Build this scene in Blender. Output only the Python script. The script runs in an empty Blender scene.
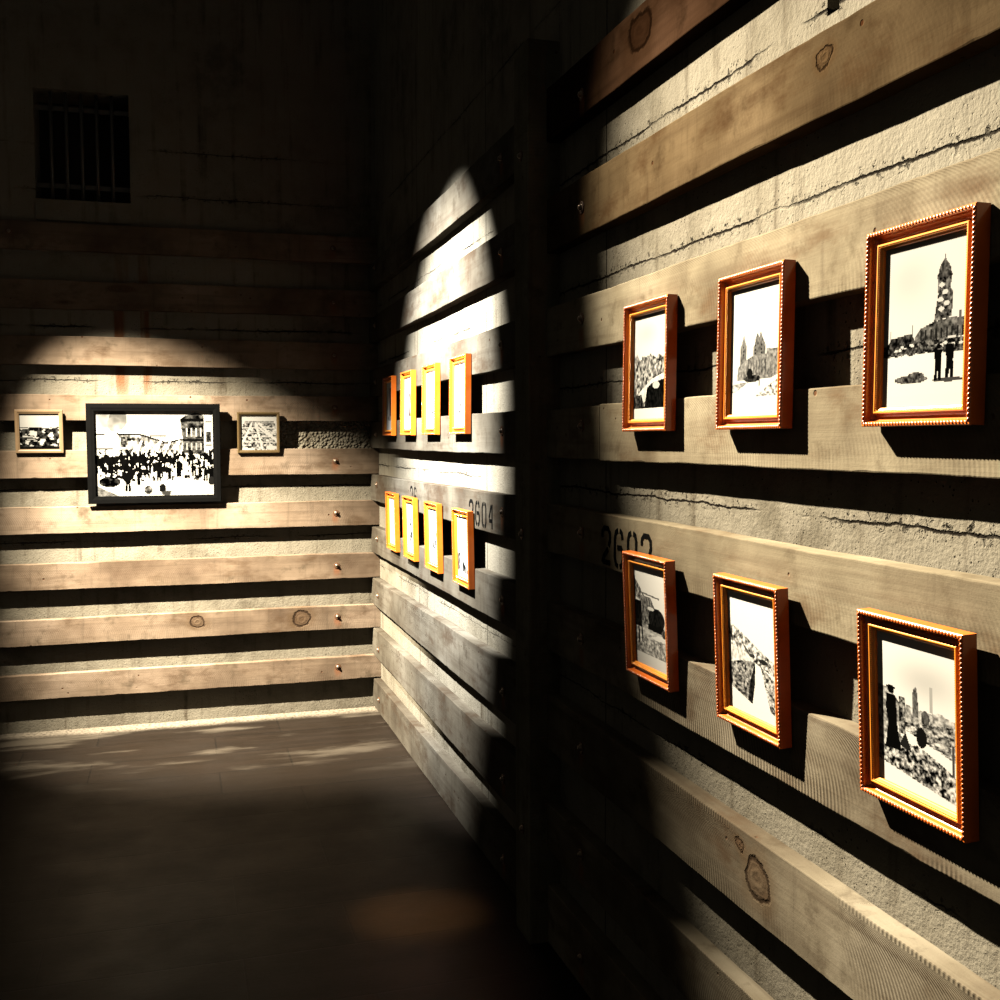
import bpy, bmesh, math, random
import numpy as np
from mathutils import Vector, Matrix

C = bpy.context.scene.collection
SC = bpy.context.scene
R = math.radians

# ---------------------------------------------------------------- camera
F, PSI, PITCH, ROLL, HC = 1075.1, 0.2918, 0.0563, -0.0036, 1.6
cd = bpy.data.cameras.new('camera'); cam = bpy.data.objects.new('camera', cd); C.objects.link(cam)
cd.sensor_width = 36.0; cd.sensor_fit = 'HORIZONTAL'; cd.lens = 36.0 * F / 1000.0; cd.clip_start = 0.02
a = Vector((math.sin(PSI) * math.cos(PITCH), math.cos(PSI) * math.cos(PITCH), -math.sin(PITCH)))
r = Vector((math.cos(PSI), -math.sin(PSI), 0)); u = r.cross(a)
r2 = math.cos(ROLL) * r + math.sin(ROLL) * u; u2 = -math.sin(ROLL) * r + math.cos(ROLL) * u
m = Matrix((r2, u2, -a)).transposed().to_4x4(); m.translation = Vector((0, 0, HC)); cam.matrix_world = m
SC.camera = cam

# ---------------------------------------------------------------- world, lights, exposure
w = bpy.data.worlds.new('world'); SC.world = w; w.use_nodes = True
w.node_tree.nodes['Background'].inputs[0].default_value = (0.9, 0.8, 0.62, 1)
w.node_tree.nodes['Background'].inputs[1].default_value = 0.12
SC.view_settings.view_transform = 'Standard'; SC.view_settings.look = 'None'
SC.view_settings.gamma = 1.0; SC.view_settings.use_curve_mapping = False
SC.view_settings.exposure = 0.0

def spot(name, loc, aim, size, blend, power, col, rad=0.02):
    l = bpy.data.lights.new(name, 'SPOT'); l.spot_size = R(size); l.spot_blend = blend
    l.energy = power; l.color = col; l.shadow_soft_size = rad
    o = bpy.data.objects.new(name, l); C.objects.link(o); o.location = loc
    o.rotation_euler = (Vector(aim) - Vector(loc)).to_track_quat('-Z', 'Y').to_euler()
    return o
WARM = (1.0, 0.84, 0.60)
spot('track_spot', (-0.415, 4.057, 4.064), (1.1, 1.22, 1.26), 36, 1.0, 20500, (1.0, 0.87, 0.66), 0.022)
spot('track_spot', (-0.633, 3.90, 3.561), (1.1, 4.58, 1.68), 43, 1.0, 27000, (1.0, 0.97, 0.90), 0.016)
spot('track_spot', (-1.267, 5.20, 3.35), (0.62, 6.25, 0.0), 48, 1.0, 26000, (1.0, 0.87, 0.66), 0.016)
spot('track_spot', (-0.9, 3.6, 3.9), (0.74, 3.48, 0), 7, 1.0, 4500, (1.0, 0.55, 0.2), 0.03)  # added warm spot, no fixture seen, for the orange patch on the floor

# ---------------------------------------------------------------- measured geometry
W, T = 1.1007, 0.0429          # plank faces on the right wall, plank thickness
WC = W + T                     # concrete face, right wall
L = 6.3324; LF = L - T         # concrete face and plank face, back wall
POST0, POST1 = 3.156, 3.300

# ---------------------------------------------------------------- helpers
def obj(name, bm_or_me, mat=None, parent=None, smooth=False):
    if isinstance(bm_or_me, bmesh.types.BMesh):
        me = bpy.data.meshes.new(name); bmesh.ops.recalc_face_normals(bm_or_me, faces=bm_or_me.faces)
        bm_or_me.to_mesh(me); bm_or_me.free()
    else: me = bm_or_me
    o = bpy.data.objects.new(name, me); C.objects.link(o)
    if mat is not None and len(me.materials) == 0: me.materials.append(mat)
    if parent is not None: o.parent = parent
    if smooth:
        for p in me.polygons: p.use_smooth = True
    return o
def tag(o, label=None, cat=None, group=None, kind=None):
    if label: o['label'] = label
    if cat: o['category'] = cat
    if group: o['group'] = group
    if kind: o['kind'] = kind
    return o
def empty(name, loc, rot=(0, 0, 0)):
    o = bpy.data.objects.new(name, None); C.objects.link(o); o.location = loc; o.rotation_euler = rot
    o.empty_display_size = 0.05
    return o
def box(bm, x0, x1, y0, y1, z0, z1):
    vs = [bm.verts.new((x, y, z)) for x in (x0, x1) for y in (y0, y1) for z in (z0, z1)]
    for f in ((0, 1, 3, 2), (4, 6, 7, 5), (0, 4, 5, 1), (2, 3, 7, 6), (0, 2, 6, 4), (1, 5, 7, 3)):
        bm.faces.new([vs[i] for i in f])
def lathe(bm, prof, seg=16, M=Matrix()):
    rings = []
    for rr, h in prof:
        if rr < 1e-6: rings.append([bm.verts.new(M @ Vector((0, 0, h)))])
        else: rings.append([bm.verts.new(M @ Vector((rr * math.cos(2 * math.pi * k / seg), rr * math.sin(2 * math.pi * k / seg), h))) for k in range(seg)])
    for A_, B_ in zip(rings, rings[1:]):
        for k in range(seg):
            k2 = (k + 1) % seg
            if len(A_) == 1 and len(B_) == 1: continue
            if len(A_) == 1: bm.faces.new((A_[0], B_[k], B_[k2]))
            elif len(B_) == 1: bm.faces.new((A_[k], A_[k2], B_[0]))
            else: bm.faces.new((A_[k], A_[k2], B_[k2], B_[k]))

# ---------------------------------------------------------------- node helper
ALB, SPC = 0.28, 0.35      # colours and gloss scaled down overall to cut bounce light and deepen shadows
class N:
    def __init__(s, name):
        s.m = bpy.data.materials.new(name); s.m.use_nodes = True; s.t = s.m.node_tree
        s.b = s.t.nodes['Principled BSDF']; s.tc = s.t.nodes.new('ShaderNodeTexCoord')
    def link(s, a_, b_): s.t.links.new(a_, b_)
    def _in(s, sock, v):
        if v is None: return
        if hasattr(v, 'links') or isinstance(v, bpy.types.NodeSocket): s.link(v, sock)
        else: sock.default_value = v
    def math(s, op, a_, b_=None, c_=None, clamp=False):
        n = s.t.nodes.new('ShaderNodeMath'); n.operation = op; n.use_clamp = clamp
        s._in(n.inputs[0], a_); s._in(n.inputs[1], b_); s._in(n.inputs[2], c_); return n.outputs[0]
    def sep(s, v):
        n = s.t.nodes.new('ShaderNodeSeparateXYZ'); s.link(v, n.inputs[0]); return n.outputs
    def map(s, v, scale=(1, 1, 1), loc=(0, 0, 0)):
        n = s.t.nodes.new('ShaderNodeMapping'); s.link(v, n.inputs[0]); n.inputs['Scale'].default_value = scale; n.inputs['Location'].default_value = loc
        return n.outputs[0]
    def vadd(s, a_, b_):
        n = s.t.nodes.new('ShaderNodeVectorMath'); n.operation = 'ADD'; s._in(n.inputs[0], a_); s._in(n.inputs[1], b_); return n.outputs[0]
    def comb(s, x, y, z):
        n = s.t.nodes.new('ShaderNodeCombineXYZ'); s._in(n.inputs[0], x); s._in(n.inputs[1], y); s._in(n.inputs[2], z); return n.outputs[0]
    def noise(s, v, scale, detail=4, rough=0.55, dist=0.0):
        n = s.t.nodes.new('ShaderNodeTexNoise'); s.link(v, n.inputs['Vector']); n.inputs['Scale'].default_value = scale
        n.inputs['Detail'].default_value = detail; n.inputs['Roughness'].default_value = rough; n.inputs['Distortion'].default_value = dist
        return n.outputs[0]
    def voro(s, v, scale, feature='F1'):
        n = s.t.nodes.new('ShaderNodeTexVoronoi'); s.link(v, n.inputs['Vector']); n.inputs['Scale'].default_value = scale; n.feature = feature
        return n.outputs[0]
    def ss(s, v, lo, hi):      # smoothstep lo..hi -> 0..1 (works reversed too)
        n = s.t.nodes.new('ShaderNodeMapRange'); n.interpolation_type = 'SMOOTHSTEP'
        flip = lo > hi
        s.link(v, n.inputs[0]); n.inputs[1].default_value = min(lo, hi); n.inputs[2].default_value = max(lo, hi)
        n.inputs[3].default_value = 1.0 if flip else 0.0; n.inputs[4].default_value = 0.0 if flip else 1.0
        return n.outputs[0]
    def mix(s, f_, a_, b_, mode='MIX'):
        n = s.t.nodes.new('ShaderNodeMix'); n.data_type = 'RGBA'; n.blend_type = mode
        s._in(n.inputs[0], f_)
        for sock, v in ((n.inputs[6], a_), (n.inputs[7], b_)):
            if isinstance(v, tuple) and len(v) == 3: v = v + (1,)
            s._in(sock, v)
        return n.outputs[2]
    def ramp(s, v, stops):
        n = s.t.nodes.new('ShaderNodeValToRGB'); s.link(v, n.inputs[0]); e = n.color_ramp.elements
        while len(e) < len(stops): e.new(0.5)
        for k, (p_, c_) in enumerate(stops): e[k].position = p_; e[k].color = tuple(c_) + (1,)
        return n.outputs[0]
    def rnd(s):
        n = s.t.nodes.new('ShaderNodeObjectInfo'); return n.outputs['Random']
    def finish(s, col, rough=0.7, bumps=(), spec=0.3, metallic=0.0, coat=0.0):
        if isinstance(col, tuple) and len(col) == 3: col = col + (1,)
        vm = s.t.nodes.new('ShaderNodeVectorMath'); vm.operation = 'SCALE'; vm.inputs['Scale'].default_value = ALB
        if isinstance(col, tuple): vm.inputs[0].default_value = col[:3]
        else: s.link(col, vm.inputs[0])
        s.link(vm.outputs[0], s.b.inputs['Base Color']); spec *= SPC
        s._in(s.b.inputs['Roughness'], rough)
        s.b.inputs['Specular IOR Level'].default_value = spec; s.b.inputs['Metallic'].default_value = metallic
        s.b.inputs['Coat Weight'].default_value = coat; s.b.inputs['Coat Roughness'].default_value = 0.12
        prev = None
        for h, dist in bumps:
            n = s.t.nodes.new('ShaderNodeBump'); n.inputs['Strength'].default_value = 1.0; n.inputs['Distance'].default_value = dist
            s.link(h, n.inputs['Height'])
            if prev is not None: s.link(prev, n.inputs['Normal'])
            prev = n.outputs[0]
        if prev is not None: s.link(prev, s.b.inputs['Normal'])
        return s.m

# ---------------------------------------------------------------- materials
def concrete(name, axis, cracks, joints, rust=(), rough_patch=None, tone=(0.54, 0.525, 0.49)):
    n = N(name); P = n.tc.outputs['Object']; xyz = n.sep(P); al = xyz[axis]; z = xyz[2]
    big = n.noise(P, 1.7, 5, 0.6); med = n.noise(P, 9, 5, 0.65); fine = n.noise(P, 90, 4, 0.7)
    drip = n.noise(n.map(P, (22, 22, 1.3)), 1.0, 4, 0.6)
    col = n.ramp(big, [(0.3, (0.17, 0.155, 0.125)), (0.5, (0.29, 0.27, 0.225)), (0.68, (0.37, 0.35, 0.30))])
    col = n.mix(n.ss(drip, 0.50, 0.78), col, (0.12, 0.10, 0.075)); col = n.mix(n.math('MULTIPLY', n.ss(med, 0.40, 0.62), 0.7), col, (0.33, 0.31, 0.265))
    pits = n.ss(n.voro(P, 75), 0.17, 0.07); pm = n.ss(n.noise(P, 5, 3, 0.6), 0.44, 0.62); pits = n.math('MULTIPLY', pits, pm)
    h = n.math('ADD', n.math('MULTIPLY', med, 1.0), n.math('MULTIPLY', fine, 0.45))
    wob = n.math('ADD', n.math('MULTIPLY', n.math('SUBTRACT', n.noise(P, 3.5, 3, 0.5), 0.5), 0.03), n.math('MULTIPLY', n.math('SUBTRACT', n.noise(P, 40, 4, 0.7), 0.5), 0.014))
    zz = n.math('ADD', z, wob); crack = None; near = None
    for zc, wd in cracks:
        d = n.math('ABSOLUTE', n.math('SUBTRACT', zz, zc))
        c_ = n.ss(d, wd, wd * 0.3); nn = n.ss(d, 0.022, 0.004)
        crack = c_ if crack is None else n.math('MAXIMUM', crack, c_)
        near = nn if near is None else n.math('MAXIMUM', near, nn)
    gate = n.ss(n.noise(n.map(P, (1, 1, 0.2)), 2.2, 3, 0.6), 0.40, 0.55)
    crack = n.math('MULTIPLY', crack, gate)
    for jc in joints:
        d = n.math('ABSOLUTE', n.math('SUBTRACT', n.math('ADD', al, n.math('MULTIPLY', wob, 0.3)), jc))
        crack = n.math('MAXIMUM', crack, n.ss(d, 0.0035, 0.001))
    chips = n.math('MULTIPLY', near, n.math('MULTIPLY', n.ss(n.noise(P, 55, 3, 0.7), 0.56, 0.64), gate))
    if rough_patch:
        a0, a1, z0, z1 = rough_patch
        pm2 = n.math('MULTIPLY', n.math('MULTIPLY', n.ss(al, a0, a0 + 0.03), n.ss(al, a1, a1 - 0.03)), n.math('MULTIPLY', n.ss(z, z0, z0 + 0.01), n.ss(z, z1, z1 - 0.01)))
        agg = n.voro(P, 60)
        h = n.math('ADD', h, n.math('MULTIPLY', n.math('MULTIPLY', agg, pm2), -3.2))
    dark = n.math('MAXIMUM', crack, n.math('MULTIPLY', n.math('MAXIMUM', pits, chips), 0.8))
    for rc, wd in rust:
        d = n.math('ABSOLUTE', n.math('SUBTRACT', n.math('ADD', al, n.math('MULTIPLY', n.math('SUBTRACT', drip, 0.5), 0.10)), rc))
        rm = n.math('MULTIPLY', n.ss(d, wd, wd * 0.35), n.ss(n.noise(n.map(P, (14, 14, 2)), 1.5, 4, 0.6), 0.25, 0.5))
        rm = n.math('MULTIPLY', rm, n.math('MULTIPLY', n.ss(z, 1.75, 1.95), n.ss(z, 2.75, 2.35)))
        col = n.mix(n.math('MULTIPLY', rm, 0.8), col, (0.22, 0.075, 0.02))
    col = n.mix(1.0, col, tone, 'MULTIPLY')
    col = n.mix(dark, col, (0.012, 0.010, 0.008))
    h = n.math('SUBTRACT', h, n.math('MULTIPLY', dark, 1.6))
    return n.finish(col, 0.85, [(h, 0.0058)], spec=0.0)

def wood(name, stains=(), warm=1.0, arc=1.0, tone=(1, 1, 1), knots=()):
    n = N(name); O = n.tc.outputs['Object']; rd = n.rnd()
    off = n.comb(n.math('MULTIPLY', rd, 37.0), n.math('MULTIPLY', rd, 11.0), n.math('MULTIPLY', rd, 5.0))
    P = n.vadd(O, off); xyz = n.sep(O)
    grain = n.noise(n.map(P, (1.2, 30, 30)), 1.0, 6, 0.6, 0.4)
    grain2 = n.noise(n.map(P, (6, 160, 160)), 1.0, 4, 0.6)
    big = n.noise(P, 2.3, 4, 0.6); med = n.noise(P, 11, 5, 0.65); fine = n.noise(P, 120, 3, 0.7)
    col = n.ramp(big, [(0.30, (0.070 * warm, 0.056, 0.039)), (0.52, (0.150 * warm, 0.128, 0.092)), (0.70, (0.225 * warm, 0.198, 0.150))])
    col = n.mix(n.math('MULTIPLY', n.ss(grain, 0.45, 0.75), 0.5), col, (0.065, 0.047, 0.032))
    col = n.mix(n.math('MULTIPLY', n.ss(med, 0.52, 0.75), 0.75), col, (0.062, 0.048, 0.032))
    drip = n.noise(n.map(P, (34, 34, 2.2)), 1.0, 3, 0.6)
    col = n.mix(n.math('MULTIPLY', n.ss(drip, 0.56, 0.76), 0.4), col, (0.06, 0.047, 0.034))
    col = n.mix(n.math('MULTIPLY', n.ss(n.noise(n.map(P, (1, 1, 2.2)), 3.6, 5, 0.68), 0.50, 0.70), 0.7), col, (0.066, 0.041, 0.024))
    # circular-saw kerf marks: one circle carried along the plank
    zc = n.math('SUBTRACT', xyz[2], 0.002)
    q = n.math('SQRT', n.math('MAXIMUM', n.math('SUBTRACT', 0.024, n.math('MULTIPLY', zc, zc)), 0.0001))
    ph = n.math('ADD', n.math('ADD', xyz[0], q), n.math('MULTIPLY', n.noise(P, 5, 2, 0.5), 0.02))
    saw = n.math('MULTIPLY_ADD', n.math('SINE', n.math('MULTIPLY', ph, 2 * math.pi / 0.0105)), 0.5, 0.5)
    sm = n.math('MULTIPLY', n.ss(n.noise(n.map(P, (1.3, 1, 3)), 1.6, 3, 0.6), 0.42, 0.60), arc)
    saw = n.math('MULTIPLY', n.math('MULTIPLY', saw, sm), n.ss(xyz[1], 0.0395, 0.0425))
    col = n.mix(n.math('MULTIPLY', saw, 0.6), col, (0.05, 0.038, 0.026))
    # knots: sparse ellipses
    kv = n.voro(n.map(P, (1.1, 0.01, 4.2)), 1.15)
    kn = n.ss(kv, 0.115, 0.085); kr = n.math('MULTIPLY_ADD', n.math('SINE', n.math('MULTIPLY', kv, 330)), 0.5, 0.5)
    kcol = n.mix(n.math('MULTIPLY', kr, 0.75), (0.11, 0.072, 0.042), (0.03, 0.018, 0.011))
    ks = n.ss(n.noise(P, 1.1, 1, 0.5), 0.45, 0.5)
    kn = n.math('MULTIPLY', kn, ks)
    col = n.mix(n.math('MULTIPLY', kn, 0.8), col, kcol)
    rings = None
    for kx, kz, rx, rz, dk in knots:
        ex = n.math('DIVIDE', n.math('ADD', n.math('SUBTRACT', xyz[0], kx), n.math('MULTIPLY', n.math('SUBTRACT', med, 0.5), 0.06)), rx)
        ez = n.math('DIVIDE', n.math('ADD', n.math('SUBTRACT', xyz[2], kz), n.math('MULTIPLY', n.math('SUBTRACT', n.noise(P, 18, 4, 0.65), 0.5), 0.045)), rz)
        dd = n.math('SQRT', n.math('ADD', n.math('MULTIPLY', ex, ex), n.math('MULTIPLY', ez, ez)))
        rim = n.math('MULTIPLY', n.ss(dd, 0.72, 0.92), n.ss(dd, 1.15, 0.97)); ins = n.ss(dd, 1.05, 0.85)
        rg = n.math('MULTIPLY', ins, n.math('MULTIPLY_ADD', n.math('SINE', n.math('MULTIPLY', dd, 12)), 0.5, 0.5))
        halo = n.math('MULTIPLY', n.ss(dd, 2.1, 1.0), 0.45)
        col = n.mix(halo, col, (0.085, 0.055, 0.03)); col = n.mix(n.math('MULTIPLY', ins, dk), col, (0.06, 0.035, 0.02))
        col = n.mix(n.math('MULTIPLY', rg, 0.3), col, (0.04, 0.024, 0.014)); col = n.mix(n.math('MULTIPLY', rim, 0.85), col, (0.018, 0.011, 0.007))
        q_ = n.math('ADD', rim, n.math('MULTIPLY', rg, 0.4)); rings = q_ if rings is None else n.math('ADD', rings, q_)
    nails = n.ss(n.voro(n.map(P, (1, 1, 1)), 16), 0.10, 0.06)
    nails = n.math('MULTIPLY', nails, n.ss(n.noise(P, 9, 1, 0.5), 0.52, 0.55))
    col = n.mix(nails, col, (0.07, 0.035, 0.02))
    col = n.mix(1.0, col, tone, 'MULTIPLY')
    for sx, sz in stains:
        dx = n.math('ABSOLUTE', n.math('SUBTRACT', n.math('ADD', xyz[0], n.math('MULTIPLY', n.math('SUBTRACT', med, 0.5), 0.03)), sx))
        st = n.math('MULTIPLY', n.ss(dx, 0.028, 0.006), n.math('MULTIPLY', n.ss(xyz[2], sz + 0.01, sz - 0.01), n.ss(xyz[2], sz - 0.075, sz - 0.02)))
        col = n.mix(n.math('MULTIPLY', st, 0.6), col, (0.19, 0.07, 0.03))
    h = n.math('ADD', n.math('MULTIPLY', grain, 0.5), n.math('ADD', n.math('MULTIPLY', fine, 0.22), n.math('MULTIPLY', grain2, 0.15)))
    h = n.math('SUBTRACT', h, n.math('ADD', n.math('MULTIPLY', saw, 0.50), n.math('ADD', nails, n.math('MULTIPLY', n.math('MULTIPLY', kn, kr), 0.5))))
    if rings is not None: h = n.math('SUBTRACT', h, rings)
    return n.finish(col, 0.75, [(h, 0.0022)], spec=0.0)

def floor_mat():
    n = N('floor_boards'); P = n.tc.outputs['Object']; xyz = n.sep(P)
    br = n.t.nodes.new('ShaderNodeTexBrick'); n.link(n.map(P, (1, 1, 1), (0.43, 0.245, 0)), br.inputs['Vector'])
    br.inputs['Scale'].default_value = 1.0; br.inputs['Brick Width'].default_value = 0.95; br.inputs['Row Height'].default_value = 0.325
    br.inputs['Mortar Size'].default_value = 0.0035; br.inputs['Mortar Smooth'].default_value = 0.1; br.offset = 0.37
    br.inputs['Color1'].default_value = (0.0085, 0.006, 0.0042, 1); br.inputs['Color2'].default_value = (0.0112, 0.008, 0.0055, 1); br.inputs['Mortar'].default_value = (0.005, 0.004, 0.003, 1)
    g = n.noise(n.map(P, (1.2, 9, 1)), 2.0, 5, 0.6); sc = n.noise(P, 3, 5, 0.65); fi = n.noise(P, 60, 4, 0.7)
    col = n.mix(n.math('MULTIPLY', n.ss(g, 0.4, 0.7), 0.5), br.outputs[0], (0.016, 0.011, 0.008))
    yy = n.math('ADD', xyz[1], n.math('MULTIPLY', n.math('SUBTRACT', sc, 0.5), 0.12))
    dust = n.math('MULTIPLY', n.ss(yy, L - 0.17, L - 0.06), n.ss(fi, 0.30, 0.55))
    lamp_streak = n.math('MULTIPLY', n.ss(n.noise(n.map(P, (0.9, 3.2, 1), (0.3, 0.1, 0)), 1.6, 4, 0.55), 0.52, 0.68), n.ss(xyz[1], 4.9, 5.7))  # scallops of lamp light, painted into the floor as paler streaks
    col = n.mix(n.math('MULTIPLY', lamp_streak, 0.75), col, (0.075, 0.064, 0.05))
    col = n.mix(n.math('MULTIPLY', dust, 0.9), col, (0.22, 0.19, 0.15))
    h = n.math('ADD', n.math('MULTIPLY', g, 0.3), n.math('ADD', n.math('MULTIPLY', fi, 0.3), n.math('ADD', n.math('MULTIPLY', br.outputs[1], -1.0), n.math('MULTIPLY', dust, 1.0))))
    return n.finish(col, n.math('MULTIPLY_ADD', sc, 0.4, 0.22), [(h, 0.0012)], spec=0.2)

def plain(name, col, rough=0.5, metallic=0.0, spec=0.4, var=0.25, scale=30, bump=0.0004, coat=0.0):
    n = N(name); P = n.tc.outputs['Object']; q = n.noise(P, scale, 4, 0.6)
    d = tuple(c * (1 - var) for c in col)
    c = n.mix(q, d, tuple(min(1, c * (1 + var)) for c in col))
    return n.finish(c, rough, [(q, bump)], spec=spec, metallic=metallic, coat=coat)

M_WR = wood('weathered_wood_near', [(2.857 + 0.4, 0.06)], 1.0, 0.35, (1.25, 1.25, 1.2))
M_WK = wood('saw_marked_wood', [(2.857 + 0.4, 0.06)], 1.0, 1.2)
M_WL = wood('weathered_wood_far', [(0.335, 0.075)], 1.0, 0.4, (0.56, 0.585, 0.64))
M_WB = wood('weathered_wood_back', [(WC - 0.888, 0.075)], 1.14, 0.35)
M_POST = wood('dark_post_wood', (), 0.9, 0.3)
M_CR = concrete('concrete_right', 1, [(2.047, 0.004), (1.453, 0.0035), (1.757, 0.003), (2.375, 0.004), (0.86, 0.002), (2.93, 0.003)], [2.78, 3.98, 5.2])
M_CB = concrete('concrete_back', 0, [(1.93, 0.004), (1.335, 0.004), (1.045, 0.003), (2.225, 0.006), (2.95, 0.003), (3.2, 0.003)], [-1.2], [(-0.28, 0.035), (-0.15, 0.03)], (0.55, 1.2, 1.54, 1.73))
M_FL = floor_mat()
M_STEEL = plain('worn_steel', (0.22, 0.17, 0.13), 0.4, 0.6, scale=80)
M_RUST = plain('rusty_washer', (0.10, 0.045, 0.02), 0.7, 0.3, scale=120)
M_FR = plain('varnished_red_brown_wood', (0.66, 0.135, 0.010), 0.3, 0.0, 0.5, 0.3, 25, 0.0001, 0.5)
M_ROPE = plain('dark_red_rope_wood', (0.42, 0.085, 0.008), 0.35, 0.0, 0.4, 0.3, 25, 0.0001, 0.3)
M_GOLD = plain('gilded_wood', (0.90, 0.30, 0.025), 0.34, 0.25, 0.5, 0.15, 60, 0.0001, 0.3)
M_BLACK = plain('black_lacquer', (0.003, 0.003, 0.003), 0.5, 0, 0.0)
M_OAK = plain('pale_brown_frame_wood', (0.13, 0.085, 0.045), 0.45, 0, 0.4)
M_OLIVE = plain('dull_brass_frame', (0.075, 0.05, 0.02), 0.4, 0.3, 0.4)
M_CARD = plain('backing_card', (0.12, 0.08, 0.05), 0.9)
M_INK = plain('stencil_paint', (0.004, 0.004, 0.004), 0.9, spec=0.0, var=0.5, scale=90)
M_IRON = plain('iron_bar', (0.10, 0.095, 0.085), 0.55, 0.5, scale=60)
M_VOID = plain('dark_opening', (0.012, 0.011, 0.010), 0.95)  # painted darkness inside the slot and the window
def pic_mat():
    n = N('photographic_print'); v = n.t.nodes.new('ShaderNodeVertexColor'); v.layer_name = 'tone'
    return n.finish(v.outputs[0], 0.7, (), spec=0.0)
M_PIC = pic_mat()

# ---------------------------------------------------------------- room shell
def wall(name, axis, face, thick, a0, a1, z0, z1, holes, mat):
    """slab whose visible face lies at `face`; rectangular holes through it; axis = running axis"""
    bm = bmesh.new()
    xs = sorted({a0, a1, *[h[0] for h in holes], *[h[1] for h in holes]}); zs = sorted({z0, z1, *[h[2] for h in holes], *[h[3] for h in holes]})
    for i in range(len(xs) - 1):
        for j in range(len(zs) - 1):
            cx, cz = (xs[i] + xs[i + 1]) / 2, (zs[j] + zs[j + 1]) / 2
            if any(h[0] < cx < h[1] and h[2] < cz < h[3] for h in holes): continue
            if axis == 0: box(bm, xs[i], xs[i + 1], face, face + thick, zs[j], zs[j + 1])
            else: box(bm, face, face + thick, xs[i], xs[i + 1], zs[j], zs[j + 1])
    bmesh.ops.remove_doubles(bm, verts=bm.verts, dist=1e-5)
    seen = {}
    for f in bm.faces:
        k = tuple(round(c, 4) for c in f.calc_center_median()); seen.setdefault(k, []).append(f)
    bmesh.ops.delete(bm, geom=[f for v in seen.values() if len(v) > 1 for f in v], context='FACES_ONLY')
    return tag(obj(name, bm, mat), kind='structure')
WIN = (-0.70, -0.215, 2.905, 3.49)
SLOT = (1.700, 1.737, 2.362, 2.47)
wall('wall_right', 1, WC, 0.30, -1.2, L + 0.30, -0.02, 5.0, [SLOT], M_CR)
wall('wall_back', 0, L, 0.30, -3.2, WC, -0.02, 5.0, [WIN], M_CB)
bm = bmesh.new(); box(bm, -3.2, WC, -1.2, L, -0.10, 0.0); tag(obj('floor', bm, M_FL), kind='structure')
# backs of the openings: near-black sheets standing for the shade inside
bm = bmesh.new(); box(bm, WC + 0.12, WC + 0.16, SLOT[0], SLOT[1], SLOT[2], SLOT[3]); o = tag(obj('slot_dark_back_1', bm, M_VOID), kind='structure')
# barred window
wn = tag(empty('window_1', ((WIN[0] + WIN[1]) / 2, L, WIN[2])), 'small dark barred opening high in the back wall', 'window', kind='structure')
cx = (WIN[0] + WIN[1]) / 2
bm = bmesh.new(); box(bm, WIN[0] - cx, WIN[1] - cx, 0.27, 0.295, 0, WIN[3] - WIN[2]); obj('dark_backing', bm, M_VOID, wn)  # dark sheet added behind the bars for the darkness beyond
for k in range(5):
    bm = bmesh.new(); x = WIN[0] - cx + 0.082 + k * 0.078
    lathe(bm, [(0, 0), (0.009, 0), (0.009, WIN[3] - WIN[2]), (0, WIN[3] - WIN[2])], 10, Matrix.Translation((x, 0.05, 0))); obj('bar', bm, M_IRON, wn, True)
for zz in (0.085, 0.50):
    bm = bmesh.new(); box(bm, WIN[0] - cx, WIN[1] - cx, 0.062, 0.070, zz - 0.012, zz + 0.012); obj('cross_bar', bm, M_IRON, wn)
bm = bmesh.new(); box(bm, WIN[0] - cx - 0.0, WIN[1] - cx + 0.0, -0.012, 0.0, -0.115, -0.005); obj('window_sill', bm, M_CB, wn)

# ---------------------------------------------------------------- planks
def plank_mesh(length, zb, zt, depth, seed, step=0.02):
    """local x along the plank, y out of the wall, z up from the lower edge; (start, end) heights"""
    rng = random.Random(seed); n = max(8, int(length / step)); bm = bmesh.new(); rings = []
    z00 = zb[0]
    ph = [rng.uniform(0, 6.28) for _ in range(8)]
    def wav(x, k): return 0.0016 * math.sin(x * 2.1 + ph[k]) + 0.0009 * math.sin(x * 7.3 + ph[k + 1]) + 0.0005 * math.sin(x * 23 + ph[k + 2])
    chips = [(rng.uniform(0, length), rng.uniform(0.01, 0.04), rng.uniform(0.001, 0.0035), rng.random() < 0.5) for _ in range(int(length * 3))]
    for i in range(n + 1):
        f_ = i / n; x = f_ * length
        b = zb[0] + (zb[1] - zb[0]) * f_ - z00; t = zt[0] + (zt[1] - zt[0]) * f_ - z00
        b += wav(x, 0) + rng.uniform(-.0003, .0003); t += wav(x, 3) + rng.uniform(-.0003, .0003)
        ct = cb = 0.0022 + rng.uniform(0, 0.0008)
        for cxx, cw, cdp, up in chips:
            q = max(0, 1 - abs(x - cxx) / cw)
            if up: ct += cdp * q
            else: cb += cdp * q
        d = depth + 0.0006 * math.sin(x * 3 + ph[6])
        pr = [(0.0005, b), (d - cb, b), (d - cb * 0.3, b + cb * 0.3), (d, b + cb), (d + 0.0002, (b + t) / 2), (d, t - ct), (d - ct * 0.3, t - ct * 0.3), (d - ct, t), (0.0005, t)]
        rings.append([bm.verts.new((x, y, z)) for y, z in pr])
    m_ = len(rings[0])
    for A_, B_ in zip(rings, rings[1:]):
        for k in range(m_): bm.faces.new((A_[k], A_[(k + 1) % m_], B_[(k + 1) % m_], B_[k]))
    bm.faces.new(rings[0]); bm.faces.new(rings[-1])
    return bm

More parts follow.
